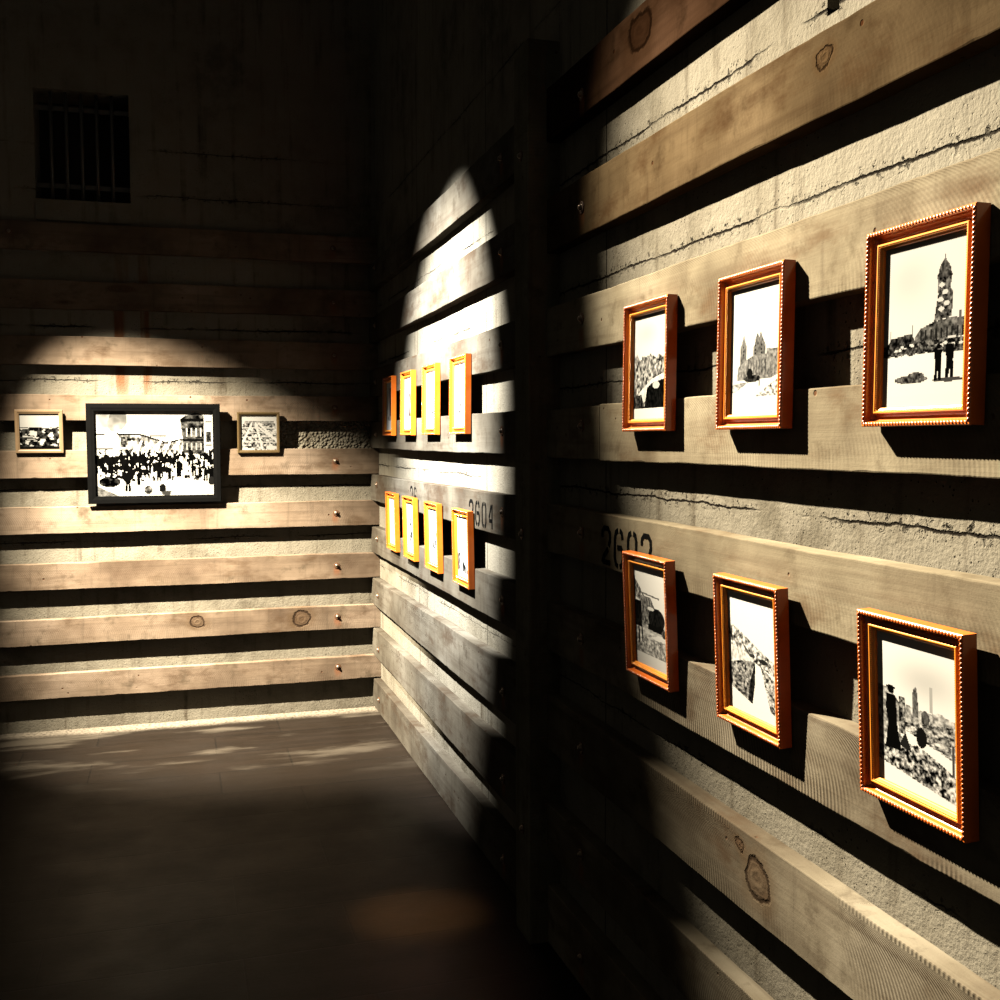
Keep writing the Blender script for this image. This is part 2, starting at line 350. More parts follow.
bolt_bm = bmesh.new()
MB = Matrix.Rotation(-math.pi / 2, 4, 'X')     # lathe axis z -> +y (out of the wall)
lathe(bolt_bm, [(0, -0.004), (0.0105, -0.004), (0.0105, 0.002), (0.0095, 0.0032), (0.0085, 0.0036), (0.0082, 0.006), (0.0068, 0.0092), (0.0038, 0.0112), (0, 0.012)], 18, MB)
bolt_me = bpy.data.meshes.new('bolt'); bmesh.ops.recalc_face_normals(bolt_bm, faces=bolt_bm.faces); bolt_bm.to_mesh(bolt_me); bolt_bm.free(); bolt_me.materials.append(M_STEEL)
for p in bolt_me.polygons: p.use_smooth = True
wsh_bm = bmesh.new(); lathe(wsh_bm, [(0.010, -0.001), (0.0175, -0.001), (0.0175, 0.002), (0.0165, 0.0026), (0.010, 0.0026), (0.010, -0.001)], 20, MB)
wsh_me = bpy.data.meshes.new('washer'); bmesh.ops.recalc_face_normals(wsh_bm, faces=wsh_bm.faces); wsh_bm.to_mesh(wsh_me); wsh_bm.free(); wsh_me.materials.append(M_RUST)
def bolt(parent, x, y, z):
    b = obj('bolt', bolt_me, None, parent); b.location = (x, y, z)
    w_ = obj('washer', wsh_me, None, b)

def wall_plank(loc, rot, length, zb, zt, mat, label, group, seed, bolts=(), depth=T):
    o = obj('timber_plank', plank_mesh(length, zb, zt, depth, seed), mat)
    o.location = (loc[0], loc[1], zb[0]); o.rotation_euler = (0, 0, rot)
    tag(o, label, 'plank', group)
    for bx, bz in bolts: bolt(o, bx, depth + 0.0005, bz)
    return o
ORD = ['lowest', 'second', 'third', 'fourth', 'fifth', 'sixth', 'seventh', 'eighth', 'topmost']
def olab(k): return ORD[k] + (' up' if 0 < k < 8 else '')

# right wall, nearer stretch (camera side of the post): x local runs +Y
Y0 = -0.4
near = [((.005, .005), (.19, .19)), ((.31, .306), (.475, .452)), ((.624, .628), (.785, .800)), ((.940, .943), (1.093, 1.097)), ((1.246, 1.253), (1.394, 1.398)),
        ((1.541, 1.542), (1.690, 1.692)), ((1.851, 1.852), (2.001, 2.000)), ((2.160, 2.170), (2.285, 2.335)), ((2.470, 2.506), (2.60, 2.664))]
desc = {0: 'dark weathered timber plank', 1: 'shadowed timber plank with a lit top edge', 2: 'timber plank with curved saw marks and long knot', 3: 'saw-marked timber plank under the lower frames',
        4: 'pale timber plank stencilled with black digits', 5: 'pale timber plank under the upper frames', 6: 'smooth pale timber plank behind the upper frame tops', 7: 'bright rough timber plank with drip marks', 8: 'reddish brown timber plank with a dark oval knot'}
near_planks = {}
ST = [(2.857 - Y0, 0.088)]
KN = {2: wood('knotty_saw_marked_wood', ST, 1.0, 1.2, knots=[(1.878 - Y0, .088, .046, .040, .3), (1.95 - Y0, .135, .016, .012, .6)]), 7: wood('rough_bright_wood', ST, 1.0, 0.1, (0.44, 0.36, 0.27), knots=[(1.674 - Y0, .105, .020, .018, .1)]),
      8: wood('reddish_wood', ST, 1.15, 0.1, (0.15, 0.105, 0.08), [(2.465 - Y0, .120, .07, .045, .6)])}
for k, (zb, zt) in enumerate(near):
    if k == 5:
        near_planks[k] = wall_plank((WC, Y0), math.pi / 2, 2.722 - Y0, zb, zt, M_WR, 'pale timber plank under the three upper frames, right of the dark butt joint', 'planks on the right wall, near side of the post', 50, [])
        p = wall_plank((WC, 2.726), math.pi / 2, POST0 - 2.727, (1.542, 1.542), (1.692, 1.691), M_WR, 'short dark plank piece between the post and the butt joint', 'planks on the right wall, near side of the post', 51, [(2.857 - 2.726, 0.095)])
        continue
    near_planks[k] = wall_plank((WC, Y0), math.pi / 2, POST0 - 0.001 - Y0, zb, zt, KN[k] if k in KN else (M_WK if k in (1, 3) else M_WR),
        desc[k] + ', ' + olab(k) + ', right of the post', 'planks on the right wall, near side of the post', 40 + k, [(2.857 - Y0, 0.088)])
# right wall, far stretch (post to corner)
far = [((.005, .010), (.195, .180)), ((.300, .325), (.498, .482)), ((.615, .628), (.808, .783)), ((.946, .935), (1.105, 1.087)), ((1.260, 1.245), (1.404, 1.396)),
       ((1.547, 1.552), (1.696, 1.706)), ((1.848, 1.855), (1.999, 2.007)), ((2.169, 2.168), (2.331, 2.308)), ((2.493, 2.470), (2.656, 2.612))]
far_planks = {}
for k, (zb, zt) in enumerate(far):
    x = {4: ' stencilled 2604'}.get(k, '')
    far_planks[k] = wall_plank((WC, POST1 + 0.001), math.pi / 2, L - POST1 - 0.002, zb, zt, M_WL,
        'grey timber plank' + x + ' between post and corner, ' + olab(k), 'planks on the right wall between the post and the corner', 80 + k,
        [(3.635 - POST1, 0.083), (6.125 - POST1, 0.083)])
# back wall: x local runs -X from the corner
back = [(.186, .323), (.486, .626), (.787, .933), (1.096, 1.243), (1.400, 1.550), (1.710, 1.853), (2.011, 2.166), (2.316, 2.467), (2.626, 2.776)]
KB = wood('knotty_back_wood', [(WC - 0.888, 0.075)], 1.14, 0.35, knots=[(WC - 0.68, .075, .050, .048, .25), (WC - 0.10, .085, .042, .034, .1)])
bl = {0: 'tan timber plank just above the floor', 1: 'tan timber plank with two oval knots', 2: 'tan timber plank', 3: 'brightly lit tan plank just under the big black frame', 4: 'timber plank behind the lower edge of the back wall frames', 5: 'timber plank behind the top of the big black frame', 6: 'dim brown timber plank under the rust stain', 7: 'dark timber plank', 8: 'dark reddish plank below the barred opening'}
for k, (zb, zt) in enumerate(back):
    bs = [(WC - 0.888, 0.078)] + ([(WC + 0.83, 0.09)] if k == 8 else [])
    wall_plank((WC - 0.001, L), math.pi, 4.2, (zb, zb), (zt, zt), KB if k == 1 else M_WB, bl[k] + ', back wall, ' + olab(k), 'planks on the back wall', 120 + k, bs)

# post
pm = plank_mesh(2.81, (0, 0), (POST1 - POST0, POST1 - POST0), WC - 1.042, 7, 0.03)
po = obj('wooden_post', pm, M_POST)
# local x -> up, y -> out of the wall (-X), z -> +Y
po.matrix_world = Matrix(((0, -1, 0, WC), (0, 0, 1, POST0), (1, 0, 0, 0.001), (0, 0, 0, 1)))
tag(po, 'tall dark timber post standing against the right wall between two plank runs', 'post')
for zz in (2.477, 1.3, 0.35): bolt(po, zz, WC - 1.042 + 0.0005, 0.072)

# stencilled numbers
DG = {'2': [[(.08, .72), (.1, .88), (.28, .98), (.7, .98), (.9, .86), (.92, .68), (.78, .5)], [(.7, .42), (.25, .2), (.08, .02)], [(.2, .05), (.92, .05)]],
      '6': [[(.88, .76), (.8, .93), (.6, .98)], [(.42, .98), (.2, .93), (.1, .75), (.08, .25), (.2, .07), (.4, .02)], [(.6, .02), (.82, .08), (.92, .25), (.9, .42), (.75, .53), (.35, .52)]],
      '0': [[(.40, .98), (.2, .93), (.1, .78), (.1, .22), (.2, .07), (.40, .02)], [(.60, .98), (.8, .93), (.9, .78), (.9, .22), (.8, .07), (.60, .02)]],
      '4': [[(.74, 1.0), (.74, .0)], [(.55, .95), (.12, .42)], [(.12, .32), (.6, .32)]]}
def stencil(parent, text, x0, z0, wd, pitch, ht, sw):
    bm = bmesh.new(); d0, d1 = T - 0.0005, T + 0.0011
    for i, ch in enumerate(text):
        for pl in DG[ch]:
            pts = [Vector((px * wd + i * pitch, pz * ht)) for px, pz in pl]
            Lf, Rt = [], []
            for k, p in enumerate(pts):
                t = (pts[min(k + 1, len(pts) - 1)] - pts[max(k - 1, 0)]).normalized(); nn = Vector((-t.y, t.x)) * sw / 2
                Lf.append(p + nn); Rt.append(p - nn)
            vv = [[bm.verts.new((x0 - q.x, dd, z0 + q.y)) for dd in (d0, d1)] for q in Lf]
            ww = [[bm.verts.new((x0 - q.x, dd, z0 + q.y)) for dd in (d0, d1)] for q in Rt]
            for k in range(len(pts) - 1):
                bm.faces.new((vv[k][1], vv[k + 1][1], ww[k + 1][1], ww[k][1])); bm.faces.new((vv[k][0], ww[k][0], ww[k + 1][0], vv[k + 1][0]))
                bm.faces.new((vv[k][0], vv[k + 1][0], vv[k + 1][1], vv[k][1])); bm.faces.new((ww[k][0], ww[k][1], ww[k + 1][1], ww[k + 1][0]))
            bm.faces.new((vv[0][0], vv[0][1], ww[0][1], ww[0][0])); bm.faces.new((vv[-1][0], ww[-1][0], ww[-1][1], vv[-1][1]))
    return tag(obj('stencilled_number', bm, M_INK, parent), 'black stencilled digits')
stencil(near_planks[4], '2602', 2.705 - Y0, 1.265 - 1.246, 0.064, 0.086, 0.098, 0.014)
stencil(far_planks[4], '2604', 4.085 - POST1, 1.272 - 1.260, 0.062, 0.092, 0.09, 0.014)
stencil(far_planks[4], '26', 5.20 - POST1, 1.28 - 1.260, 0.06, 0.085, 0.09, 0.012)

# ---------------------------------------------------------------- prints (tones laid on a fine grid)
class Pic:
    def __init__(s, w_, h_, asp, seed):
        s.w, s.h = w_, h_; s.x, s.y = np.meshgrid((np.arange(w_) + .5) / w_, (np.arange(h_) + .5) / h_)
        s.a = asp; s.g = np.ones((h_, w_)); s.rng = np.random.default_rng(seed)
    def noise(s, fx, fy, oct=3, p=0.55):
        out = np.zeros_like(s.g); amp = 1; tot = 0
        for o_ in range(oct):
            nx, ny = int(fx * 2 ** o_) + 2, int(fy * 2 ** o_) + 2; G = s.rng.random((ny + 1, nx + 1))
            X = s.x * (nx - 1); Y = s.y * (ny - 1); i = X.astype(int); j = Y.astype(int); fx_ = X - i; fy_ = Y - j
            fx_ = fx_ * fx_ * (3 - 2 * fx_); fy_ = fy_ * fy_ * (3 - 2 * fy_)
            v = G[j, i] * (1 - fx_) * (1 - fy_) + G[j, i + 1] * fx_ * (1 - fy_) + G[j + 1, i] * (1 - fx_) * fy_ + G[j + 1, i + 1] * fx_ * fy_
            out += v * amp; tot += amp; amp *= p
        return out / tot
    def poly(s, pts, v, tex=0, fx=40, fy=40, thr=None):
        m_ = np.zeros(s.g.shape, bool); n_ = len(pts)
        for i in range(n_):
            (x0, y0), (x1, y1) = pts[i], pts[(i + 1) % n_]
            if y0 == y1: continue
            c = ((y0 > s.y) != (y1 > s.y)) & (s.x < (x1 - x0) * (s.y - y0) / (y1 - y0) + x0); m_ ^= c
        s.fill(m_, v, tex, fx, fy, thr)
    def fill(s, m_, v, tex=0, fx=40, fy=40, thr=None):
        t_ = s.noise(fx, fy)
        if thr is not None: m_ = m_ & (t_ > thr)
        s.g[m_] = np.clip(v + tex * 2.4 * (s.noise(fx, fy) - .5), 0, 1)[m_]
    def ell(s, cx_, cy, rx, ry, v, tex=0, **k): s.fill(((s.x - cx_) / rx) ** 2 + ((s.y - cy) / ry) ** 2 < 1, v, tex, **k)
    def rect(s, x0, y0, x1, y1, v, tex=0, **k): s.fill((s.x > x0) & (s.x < x1) & (s.y > y0) & (s.y < y1), v, tex, **k)
    def line(s, x0, y0, x1, y1, wd, v):
        dx, dy = x1 - x0, (y1 - y0) / s.a; L_ = math.hypot(dx, dy) + 1e-9; px, py = s.x - x0, (s.y - y0) / s.a
        t_ = np.clip((px * dx + py * dy) / L_ ** 2, 0, 1); s.g[np.hypot(px - t_ * dx, py - t_ * dy) < wd] = v
    def below(s, y0, amp, f, v, tex, fx=30, fy=30):     # ragged skyline: everything under it
        nz = s.noise(f, 1, 3, .6)[0][None, :]
        s.fill(s.y > y0 + amp * (nz - .5) * 2, v, tex, fx, fy)
    def man(s, x, y0, y1, v=0.03):
        h_ = y1 - y0; wd = h_ * s.a_h() * 0.16
        s.ell(x, y0 + h_ * .07, wd * .55, h_ * .07, v); s.poly([(x - wd, y0 + .16 * h_), (x + wd, y0 + .16 * h_), (x + wd * .8, y0 + .55 * h_), (x + wd * .9, y1), (x + wd * .15, y1), (x, y0 + .6 * h_), (x - wd * .15, y1), (x - wd * .9, y1), (x - wd * .8, y0 + .55 * h_)], v)
    def a_h(s): return 1 / s.a     # y unit to x unit
def mat_border(p, b=0.13, side=0.0):
    p.g[p.y > 1 - b] = 0.98
    if side: p.g[(p.x < side)] = 0.98
def pic_ruin_street(p):
    p.g[:] = 0.93 - 0.12 * np.exp(-((p.x - .4) / .3) ** 2 - ((p.y - .18) / .1) ** 2)
    p.below(.40, .06, 9, .45, .6, 26, 30); p.poly([(0, .62), (1, .42), (1, .62), (.4, .72), (0, .9)], .5, .7, 22, 30)
    p.poly([(.15, .75), (.55, .62), (1, .56), (1, .62), (.6, .68), (.3, .86)], .9, .2); p.poly([(.35, .88), (.42, .70), (.55, .66), (1, .62), (1, .9), (.35, .9)], .04, .05)
    p.poly([(0, .78), (.25, .76), (.36, .9), (0, .9)], .12, .25); p.ell(.68, .68, .10, .035, .8); mat_border(p, .11)
def pic_twin_tower(p):
    p.g[:] = .99 - .10 * np.exp(-((p.x - .5) / .16) ** 2 - ((p.y - .22) / .06) ** 2)
    p.poly([(.20, .72), (.2, .46), (.23, .44), (.27, .37), (.31, .44), (.33, .46), (.33, .72)], .40, .2, 40, 50)
    p.poly([(.46, .62), (.46, .48), (.49, .46), (.5, .42), (.54, .37), (.58, .41), (.6, .36), (.66, .43), (.70, .47), (.71, .62)], .36, .2, 40, 50)
    p.poly([(.14, .73), (.16, .62), (.32, .57), (.48, .54), (.72, .54), (.72, .50), (.94, .51), (.96, .70), (.8, .73)], .46, .28, 34, 44)
    for k in range(7): p.rect(.36 + k * .055, .58, .375 + k * .055, .70, .12)
    for yy in (.46, .49, .52): p.rect(.49, yy, .52, yy + .015, .1); p.rect(.61, yy, .64, yy + .015, .1); p.rect(.25, yy, .28, yy + .015, .15)
    p.ell(.45, .72, .16, .028, .12, .2); p.ell(.40, .68, .06, .04, .06); p.rect(.58, .71, .60, .78, .2)
    p.poly([(0, .76), (.4, .74), (.1, .82), (0, .82)], .55, .6, 20, 50); p.poly([(.5, .86), (.7, .80), (1, .72), (1, .86)], .72, .9, 26, 60); mat_border(p, .10)
def pic_dome_tower(p):
    p.g[:] = .93; p.g -= .10 * np.exp(-((p.x - .3) / .3) ** 2 - ((p.y - .22) / .16) ** 2)
    p.rect(.725, .11, .735, .17, .1); p.poly([(.665, .235), (.66, .20), (.69, .165), (.73, .135), (.77, .165), (.80, .20), (.80, .235)], .2, .25); p.ell(.73, .24, .085, .035, .16, .2)
    p.poly([(.65, .25), (.81, .25), (.80, .32), (.83, .34), (.82, .48), (.62, .50), (.64, .42), (.66, .34)], .25, .4, 40, 50)
    for yy, xx in ((.29, .70), (.335, .74), (.375, .69), (.40, .76), (.43, .70)): p.ell(xx, yy, .035, .014, .85)
    p.poly([(.40, .58), (.46, .53), (.62, .50), (.82, .485), (1, .50), (1, .60), (.4, .62)], .27, .3, 30, 40)
    for k in range(9): p.rect(.46 + k * .06, .54, .48 + k * .06, .60, .08)
    p.rect(.36, .50, .375, .57, .3); p.rect(.09, .52, .10, .60, .5); p.rect(.90, .455, .93, .52, .3)
    p.below(.605, .018, 14, .22, .5, 40, 60); p.poly([(.03, .64), (.1, .57), (.22, .56), (.36, .55), (.40, .60), (.4, .66), (0, .68)], .15, .3, 40, 50)
    for k in range(26): p.ell(p.rng.uniform(0, 1), p.rng.uniform(.61, .65), .022, .009, .9 if k % 2 else .08)
    nz = p.noise(16, 1)[0][None, :]; p.g[p.y > .672 + .02 * nz] = .985
    p.ell(.36, .83, .20, .026, .25, .35); p.ell(.42, .81, .10, .022, .2, .3); p.ell(.80, .845, .18, .012, .2)
    p.man(.68, .63, .845); p.man(.81, .60, .835); p.ell(.83, .60, .05, .008, .85); mat_border(p, .07)
def pic_carriage(p):
    p.g[:] = .93; p.below(.70, .03, 4, .62, .5, 20, 50); p.poly([(0, .5), (1, .55), (1, .62), (0, .75)], .7, .4, 10, 40)
    p.line(.05, .2, .3, .3, .012, .3); p.line(.2, .27, .75, .29, .01, .35); p.rect(0, .12, .05, .82, .08, .1); p.poly([(.05, .15), (.22, .24), (.22, .36), (.05, .33)], .4, .5)
    p.poly([(.15, .42), (.2, .3), (.5, .3), (.62, .4), (.62, .56), (.15, .6)], .35, .4); p.ell(.66, .50, .24, .11, .06, .06); p.poly([(.42, .56), (.88, .57), (.85, .63), (.4, .62)], .05)
    p.ell(.5, .41, .1, .02, .85); p.rect(.0, .36, .22, .62, .05, .08); p.line(.12, .6, .13, .78, .018, .05); p.line(.21, .6, .23, .76, .018, .05); p.ell(.88, .62, .08, .04, .2, .3)
    for k in range(5): p.line(.1 + .2 * k, .72, -.1 + .3 * k, .9, .008, .4)
    mat_border(p, .12)
def pic_rows(p):
    p.g[:] = .985; p.poly([(0, .28), (.15, .30), (.35, .35), (.6, .42), (1, .52), (1, .62), (.5, .54), (0, .52)], .62, 1.0, 26, 40)
    p.poly([(0, .45), (.5, .5), (.5, .56), (0, .62)], .85, .4); p.poly([(0, .62), (.25, .57), (.55, .54), (.50, .78), (.42, .91), (0, .86)], .38, .6, 30, 50)
    p.poly([(.44, .72), (.56, .54), (.54, .74), (.48, .91), (.40, .90)], .08, .1); p.poly([(.66, .56), (1, .66), (1, .93), (.84, .90)], .5, .8, 30, 50)
    p.ell(.72, .52, .09, .018, .1); p.ell(.5, .50, .06, .014, .15); p.line(.35, .44, .45, .50, .012, .2); p.line(.86, .92, .98, .95, .01, .4)
    p.g[(p.y > .80) & (p.y > .8 + .2 * p.x)] = .985; mat_border(p, .09)
def pic_lady_ruins(p):
    p.g[:] = .97 - .20 * np.exp(-((p.x - .62) / .4) ** 2 - ((p.y - .26) / .13) ** 2)
    p.below(.44, .025, 9, .6, .5, 30, 40); p.poly([(0, .36), (.16, .37), (.3, .45), (.3, .62), (0, .6)], .55, .6, 30, 40)
    p.poly([(.45, .50), (.46, .33), (.50, .30), (.52, .36), (.53, .50)], .3, .2); p.rect(.66, .28, .70, .44, .62); p.ell(.61, .49, .05, .05, .2, .2)
    p.poly([(.32, .56), (1, .48), (1, .68), (.3, .62)], .48, .8, 26, 60); p.poly([(.3, .60), (1, .70), (1, .80), (.55, .72), (.3, .66)], .97)
    p.rect(.28, .40, .36, .64, .3, .6, fx=40, fy=60)
    p.poly([(0, .76), (.3, .74), (.5, .68), (.62, .70), (.8, .74), (1, .80), (1, .95), (.6, .93), (0, .90)], .38, 1.0, 30, 44)
    p.ell(.56, .62, .065, .065, .05); p.poly([(.28, .72), (.36, .62), (.44, .74)], .08)
    p.ell(.18, .375, .042, .027, .03); p.ell(.18, .36, .06, .012, .03); p.poly([(.12, .41), (.24, .41), (.255, .52), (.26, .62), (.31, .76), (.10, .76), (.14, .6), (.11, .5)], .03)
    p.line(.93, .60, .93, .78, .012, .2); q = .86 + .10 * p.x; p.g[p.y > q] = .985
def pic_faint(p, k):
    p.g[:] = .97
    if k == 0: p.rect(.4, .12, .75, .7, .2, .3); p.ell(.5, .75, .3, .05, .6)
    elif k == 1: p.poly([(.45, .3), (.6, .25), (.8, .35), (.8, .75), (.4, .75)], .55, .8, 8, 14)
    elif k == 2: p.ell(.6, .72, .14, .04, .3, .4)
    elif k == 3: p.poly([(.3, .78), (.35, .6), (.45, .52), (.55, .62), (.75, .70), (.7, .8)], .45, .8, 12, 16); p.rect(.46, .46, .5, .55, .4)
    elif k == 4: p.ell(.6, .8, .2, .04, .75, .3)
    elif k == 5: p.poly([(.3, .8), (.35, .35), (.55, .28), (.65, .75)], .5, .9, 8, 20)
    elif k == 6: p.poly([(.3, .7), (.45, .4), (.7, .38), (.85, .65), (.6, .75)], .6, .9, 10, 16)
    else: p.poly([(0, .62), (.2, .6), (.15, .95), (0, .9)], .3, .5); p.poly([(.3, .9), (.4, .72), (.8, .86), (.9, .95)], .4, .8, 12, 16)
    mat_border(p, .08)
def pic_crowd(p):
    p.g[:] = .99
    for cx_, cy, rx, ry, v in ((.10, .10, .09, .10, .66), (.20, .10, .075, .13, .42), (.17, .16, .06, .09, .5), (.35, .14, .05, .10, .78)): p.ell(cx_, cy, rx, ry, v, .25, fx=10, fy=8)
    p.rect(0, .27, .20, .44, .93, .1); p.line(0, .28, .2, .27, .005, .2); p.line(0, .44, .2, .45, .006, .3)
    p.poly([(.20, .28), (.38, .28), (.58, .36), (.58, .40), (.74, .34), (.74, .50), (.2, .50)], .62, .9, 34, 20); p.line(.2, .28, .38, .28, .008, .05); p.line(.38, .28, .58, .37, .008, .1); p.line(.55, .39, .74, .34, .008, .08); p.rect(.46, .285, .6, .31, .35)
    p.rect(.22, .31, .26, .43, .3, .5)
    for k in range(12): x_ = .27 + k * .04; p.line(x_, .50, x_ + .04, .36 + .05 * (k % 2), .010, .97)
    p.poly([(.72, .10), (.76, .06), (.82, .04), (.84, .02), (.88, .03), (.92, .06), (.92, .52), (.74, .50), (.74, .34)], .22, .4, 30, 30); p.rect(.72, .09, .92, .13, .04)
    for k in range(4): p.rect(.765 + k * .04, .20, .782 + k * .04, .31, .85); p.rect(.765 + k * .04, .38, .782 + k * .04, .46, .7)
    p.rect(.74, .33, .92, .36, .05); p.rect(.92, .02, 1, .62, .93, .1); p.rect(.94, .25, .98, .37, .15, .3); p.rect(.93, .12, .99, .14, .5); p.rect(.93, .40, .99, .42, .4)
    g = p.noise(44, 26, 2, .6); band = np.exp(-((p.y - .56) / .075) ** 2) * .30 + np.exp(-((p.x - .25) / .22) ** 2 - ((p.y - .68) / .12) ** 2) * .28
    p.g[(g < .33 + band) & (p.y > .45) & (p.y < .82)] = .04
    for k in range(70):
        x_, y_ = p.rng.uniform(0, .98), p.rng.uniform(.48, .66); p.man(x_, y_, y_ + .09, .03)
    for x_, y_, s_ in ((.27, .74, .20), (.36, .72, .15), (.53, .68, .14), (.62, .67, .14), (.70, .60, .18), (.83, .62, .16), (.88, .64, .15), (.93, .67, .16), (.98, .66, .18)): p.man(x_, y_, y_ + s_, .03)
    p.ell(.56, .69, .08, .035, .04); p.ell(.27, .77, .045, .05, .04); p.ell(.12, .83, .09, .06, .06, .3); p.ell(.44, .93, .035, .05, .3, .5); p.ell(.56, .91, .03, .05, .06); p.ell(.60, .97, .05, .03, .2); p.ell(.83, .94, .025, .035, .1); p.ell(.76, .97, .025, .03, .15)
    p.poly([(0, .86), (.2, 1), (0, 1)], .45, .3); p.line(0, .86, .2, .99, .006, .95)
    p.poly([(.68, .78), (1, .86), (1, 1), (.62, 1)], .99); p.ell(.98, .83, .03, .05, .1)
def pic_city(p):
    p.g[:] = .96 - .12 * p.y; p.g[:, :] -= .15 * (p.x < .5) * np.clip(p.y - .2, 0, .2); p.below(.38, .05, 7, .10, .25, 16, 20)
    g = p.noise(9, 16, 2); p.g[(g > .60) & (p.y > .42) & (p.y < .9)] = .9
    p.rect(.25, .38, .48, .48, .04); p.ell(.78, .62, .07, .05, .97); p.ell(.55, .80, .05, .09, .95); p.line(.1, .62, .48, .68, .012, .85); p.line(.2, .72, .46, .70, .01, .8); p.ell(.85, .87, .09, .02, .9); p.rect(0, .93, 1, 1, .04)
def pic_streets(p):
    p.g[:] = .97; p.rect(.12, .17, .92, .24, .6, .4); p.poly([(.10, .24), (.95, .24), (1, .6), (1, 1), (0, 1), (.02, .5)], .5, .95, 20, 26)
    for x1 in (-.05, .62, 1.25): p.line(.40 + (x1 - .5) * .15, .24, x1, 1.02, .028, .97)
    p.line(.42, .30, 1.0, .75, .022, .95)
    for yy in (.36, .48, .61, .75): p.line(.05, yy, .95, yy + .02, .012, .9)
    p.ell(.12, .97, .2, .05, .95); p.ell(.85, .92, .15, .06, .93)
def print_mesh(w_, h_, nx, ny, fn, seed, WHT=0.26):
    """front face is a grid in local xz, facing +y; x runs so that u=0 is at +x"""
    p = Pic(nx, ny, w_ / h_ if False else h_ / w_, seed); p.a = w_ / h_; fn(p)
    bm = bmesh.new(); lay = bm.loops.layers.float_color.new('tone')
    V = [[bm.verts.new((w_ / 2 - w_ * i / nx, 0.0012, h_ / 2 - h_ * j / ny)) for i in range(nx + 1)] for j in range(ny + 1)]
    for j in range(ny):
        for i in range(nx):
            f_ = bm.faces.new((V[j][i], V[j + 1][i], V[j + 1][i + 1], V[j][i + 1]))
            g = float(np.clip(p.g[j, i], 0.012, 1)) ** 1.7 * WHT
            for l_ in f_.loops: l_[lay] = (g, g * 0.99, g * 0.95, 1)
    # sides and back of the sheet
    bb = [bm.verts.new((sx * w_ / 2, 0, sz * h_ / 2)) for sx, sz in ((1, 1), (1, -1), (-1, -1), (-1, 1))]
    fr = [V[0][0], V[ny][0], V[ny][nx], V[0][nx]]
    f_ = bm.faces.new(bb)
    for l_ in f_.loops: l_[lay] = (.6, .6, .57, 1)
    rim = [[V[j][0] for j in range(ny + 1)], [V[ny][i] for i in range(nx + 1)], [V[j][nx] for j in range(ny, -1, -1)], [V[0][i] for i in range(nx, -1, -1)]]
    for k, rr in enumerate(rim):
        f_ = bm.faces.new([bb[k]] + rr + [bb[(k + 1) % 4]])
        for l_ in f_.loops: l_[lay] = (.6, .6, .57, 1)
    me = bpy.data.meshes.new('print'); bm.to_mesh(me); bm.free(); me.materials.append(M_PIC)
    return me

# ---------------------------------------------------------------- frames
def sweep(bm, w_, h_, prof, closed=True):
    """profile (inset, out) carried round a rectangle of outer size w_ x h_, mitred"""
    cs = [(-1, -1), (1, -1), (1, 1), (-1, 1)]
    R_ = [[bm.verts.new((sx * (w_ / 2 - i), d, sz * (h_ / 2 - i))) for i, d in prof] for sx, sz in cs]
    n_ = len(prof)
    for k in range(4):
        A_, B_ = R_[k], R_[(k + 1) % 4]
        for q in range(n_ if closed else n_ - 1): bm.faces.new((A_[q], A_[(q + 1) % n_], B_[(q + 1) % n_], B_[q]))
def rope(bm, w_, h_, inset, d, rad, pitch):
    def bead(c, t, s):
        # small slanted lozenge of the twisted rope
        up = Vector((0, 1, 0)); side = t.cross(up)
        ax = (t * 0.75 + side * 0.65 * s).normalized(); bx = ax.cross(up)
        rows = []
        for q in (-1, -.55, 0, .55, 1):
            rr = rad * 0.72 * math.sqrt(max(0, 1 - q * q)) if abs(q) < 1 else 0
            ctr = c + ax * q * rad * 1.45
            rows.append([bm.verts.new(ctr)] if rr == 0 else [bm.verts.new(ctr + (bx * math.cos(k * math.pi / 3) + up * math.sin(k * math.pi / 3)) * rr) for k in range(6)])
        for A_, B_ in zip(rows, rows[1:]):
            for k in range(6):
                k2 = (k + 1) % 6
                if len(A_) == 1: bm.faces.new((A_[0], B_[k], B_[k2]))
                elif len(B_) == 1: bm.faces.new((A_[k], A_[k2], B_[0]))
                else: bm.faces.new((A_[k], A_[k2], B_[k2], B_[k]))
    X, Z = w_ / 2 - inset, h_ / 2 - inset
    for p0, p1 in (((-X, -Z), (X, -Z)), ((X, -Z), (X, Z)), ((X, Z), (-X, Z)), ((-X, Z), (-X, -Z))):
        a_, b_ = Vector((p0[0], d, p0[1])), Vector((p1[0], d, p1[1])); t = (b_ - a_); n_ = int(t.length / pitch); tn = t.normalized()
        for k in range(n_): bead(a_ + t * (k + .5) / n_, tn, 1)
def mesh_of(name, bm, mat):
    me = bpy.data.meshes.new(name); bmesh.ops.recalc_face_normals(bm, faces=bm.faces); bm.to_mesh(me); bm.free(); me.materials.append(mat); return me
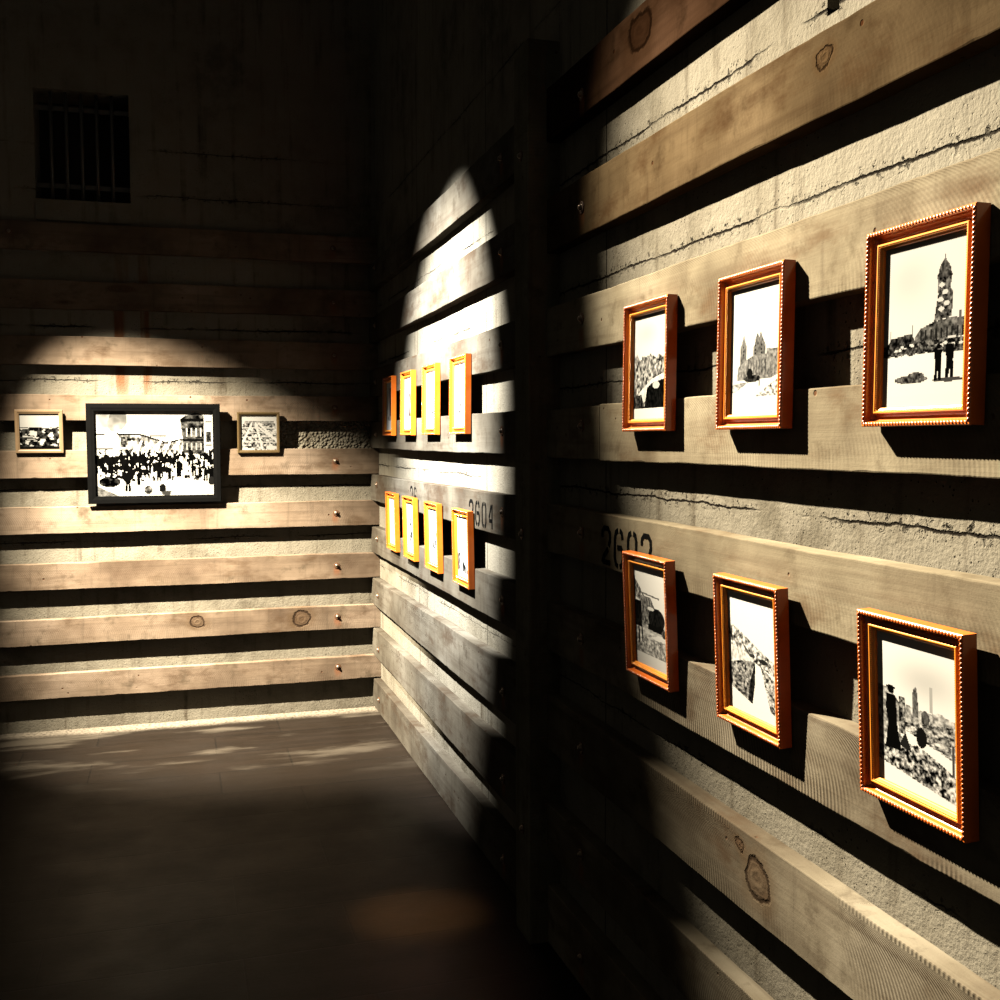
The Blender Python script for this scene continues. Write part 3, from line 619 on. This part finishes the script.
def frame_parts(w_, h_):
    bm = bmesh.new(); sweep(bm, w_, h_, [(0, 0), (0, .0235), (0.0013, .0250), (0.0062, .0250), (0.0076, .0225), (0.0090, .0150), (0.0120, .0110), (0.0159, .0095), (0.0206, .0110), (0.0206, .004), (0.0086, .0)])
    mo = mesh_of('moulding', bm, M_FR)
    bm = bmesh.new(); sweep(bm, w_, h_, [(0.0208, .006), (0.0208, .0175), (0.0219, .0190), (0.0237, .0190), (0.0245, .0172), (0.0256, .0168), (0.0263, .0155), (0.0292, .0135), (0.0301, .0120), (0.0301, .0060)])
    fi = mesh_of('inner_fillet', bm, M_GOLD)
    bm = bmesh.new(); rope(bm, w_, h_, .0040, .0246, .0031, .0070); ro = mesh_of('rope_trim', bm, M_ROPE)
    for p_ in ro.polygons: p_.use_smooth = True
    bm = bmesh.new(); rope(bm, w_, h_, .0253, .0172, .0012, .0034); bd = mesh_of('bead_trim', bm, M_GOLD)
    bm = bmesh.new(); box(bm, -w_ / 2 + .012, w_ / 2 - .012, .0012, .0068, -h_ / 2 + .012, h_ / 2 - .012); bk = mesh_of('backing_board', bm, M_CARD)
    return mo, fi, ro, bd, bk
UP = frame_parts(.250, .310); LO = frame_parts(.248, .303)
def gilt_frame(y, z, parts, w_, h_, fn, seed, label, group, near, tilt):
    t = empty('picture_frame', (W - 0.0018 - abs(math.sin(tilt)) * h_ / 2, y, z), (0, 0, math.pi / 2)); t.rotation_euler = (tilt, 0, math.pi / 2)
    tag(t, label, 'picture frame', group)
    names = ('moulding', 'inner_fillet', 'rope_trim', 'bead_trim', 'backing_board')
    for nm, me in zip(names, parts):
        obj(nm, me, None, t)
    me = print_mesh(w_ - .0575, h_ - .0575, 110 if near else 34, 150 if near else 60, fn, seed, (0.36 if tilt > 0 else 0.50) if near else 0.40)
    p = obj('print', me, None, t); p.location = (0, .0072, 0)
    return t
g1, g2, g3, g4 = 'upper row of ornate frames right of the post', 'lower row of ornate frames right of the post', 'upper row of frames between post and corner', 'lower row of frames between post and corner'
TU, TL = R(0.7), R(-2.3)
U = [(2.372, pic_ruin_street, 'leftmost and smallest-looking upper frame right of the post, photo of wooded ruins'), (1.884, pic_twin_tower, 'red-brown rope-edged frame with photo of a twin-towered church'), (1.388, pic_dome_tower, 'red-brown rope-edged frame with photo of a domed tower and two men standing')]
for k, (y, fn, lb) in enumerate(U): gilt_frame(y, 1.773, UP, .25, .31, fn, 10 + k, lb, g1, True, TU)
D = [(2.352, pic_carriage, 'red-brown frame with photo of a dark carriage in a street, below stencilled digits'), (1.877, pic_rows, 'red-brown rope-edged frame with photo of a pale road between dark ruined blocks'), (1.383, pic_lady_ruins, 'red-brown rope-edged frame with photo of a woman in black overlooking ruins')]
for k, (y, fn, lb) in enumerate(D): gilt_frame(y, 1.170, LO, .248, .303, fn, 20 + k, lb, g2, True, TL)
nth = ['first frame from the corner', 'second frame from the corner', 'third frame from the corner', 'fourth frame from the corner, nearest the post']
for k, y in enumerate((5.645, 5.165, 4.673, 4.161)): gilt_frame(y, 1.777, UP, .25, .31, lambda p, k=k: pic_faint(p, k), 30 + k, 'small gold-orange frame in the far upper row, ' + nth[k], g3, False, TU)
for k, y in enumerate((5.583, 5.130, 4.641, 4.127)): gilt_frame(y, 1.171, LO, .248, .303, lambda p, k=k: pic_faint(p, k + 4), 40 + k, ('dark red-brown' if k == 3 else 'small gold-orange') + ' frame in the far lower row, ' + nth[k], g4, False, R(-0.9))

def flat_frame(x, z, w_, h_, bw, dp, mat, fn, nx, ny, seed, label, roll=0.0):
    lean = R(3.0); t = empty('picture_frame', (x, LF - 0.0015 - math.sin(lean) * h_ / 2, z), (-lean, roll, math.pi)); tag(t, label, 'picture frame')
    bm = bmesh.new(); sweep(bm, w_, h_, [(0, 0), (0, dp - .002), (.002, dp), (bw * .55, dp), (bw * .8, dp - .002), (bw, dp - .003), (bw, .003), (bw * .5, 0)]); obj('moulding', mesh_of('moulding', bm, mat), None, t)
    bm = bmesh.new(); box(bm, -w_ / 2 + bw * .5, w_ / 2 - bw * .5, .0008, .0028, -h_ / 2 + bw * .5, h_ / 2 - bw * .5); obj('backing_board', bm, M_CARD, t)
    p = obj('print', print_mesh(w_ - 2 * bw + .004, h_ - 2 * bw + .004, nx, ny, fn, seed, 0.26), None, t); p.location = (0, .0031, 0)
    return t
flat_frame(-.1155, 1.530, .705, .550, .040, .020, M_BLACK, pic_crowd, 150, 108, 60, 'large wide black frame with photo of a crowded street under smoke')
flat_frame(-.7065, 1.652, .240, .233, .021, .013, M_OAK, pic_city, 48, 44, 61, 'small square pale wooden frame left of the big black frame')
flat_frame(.450, 1.644, .236, .233, .017, .013, M_OLIVE, pic_streets, 48, 46, 62, 'small square dark gold frame right of the big black frame')
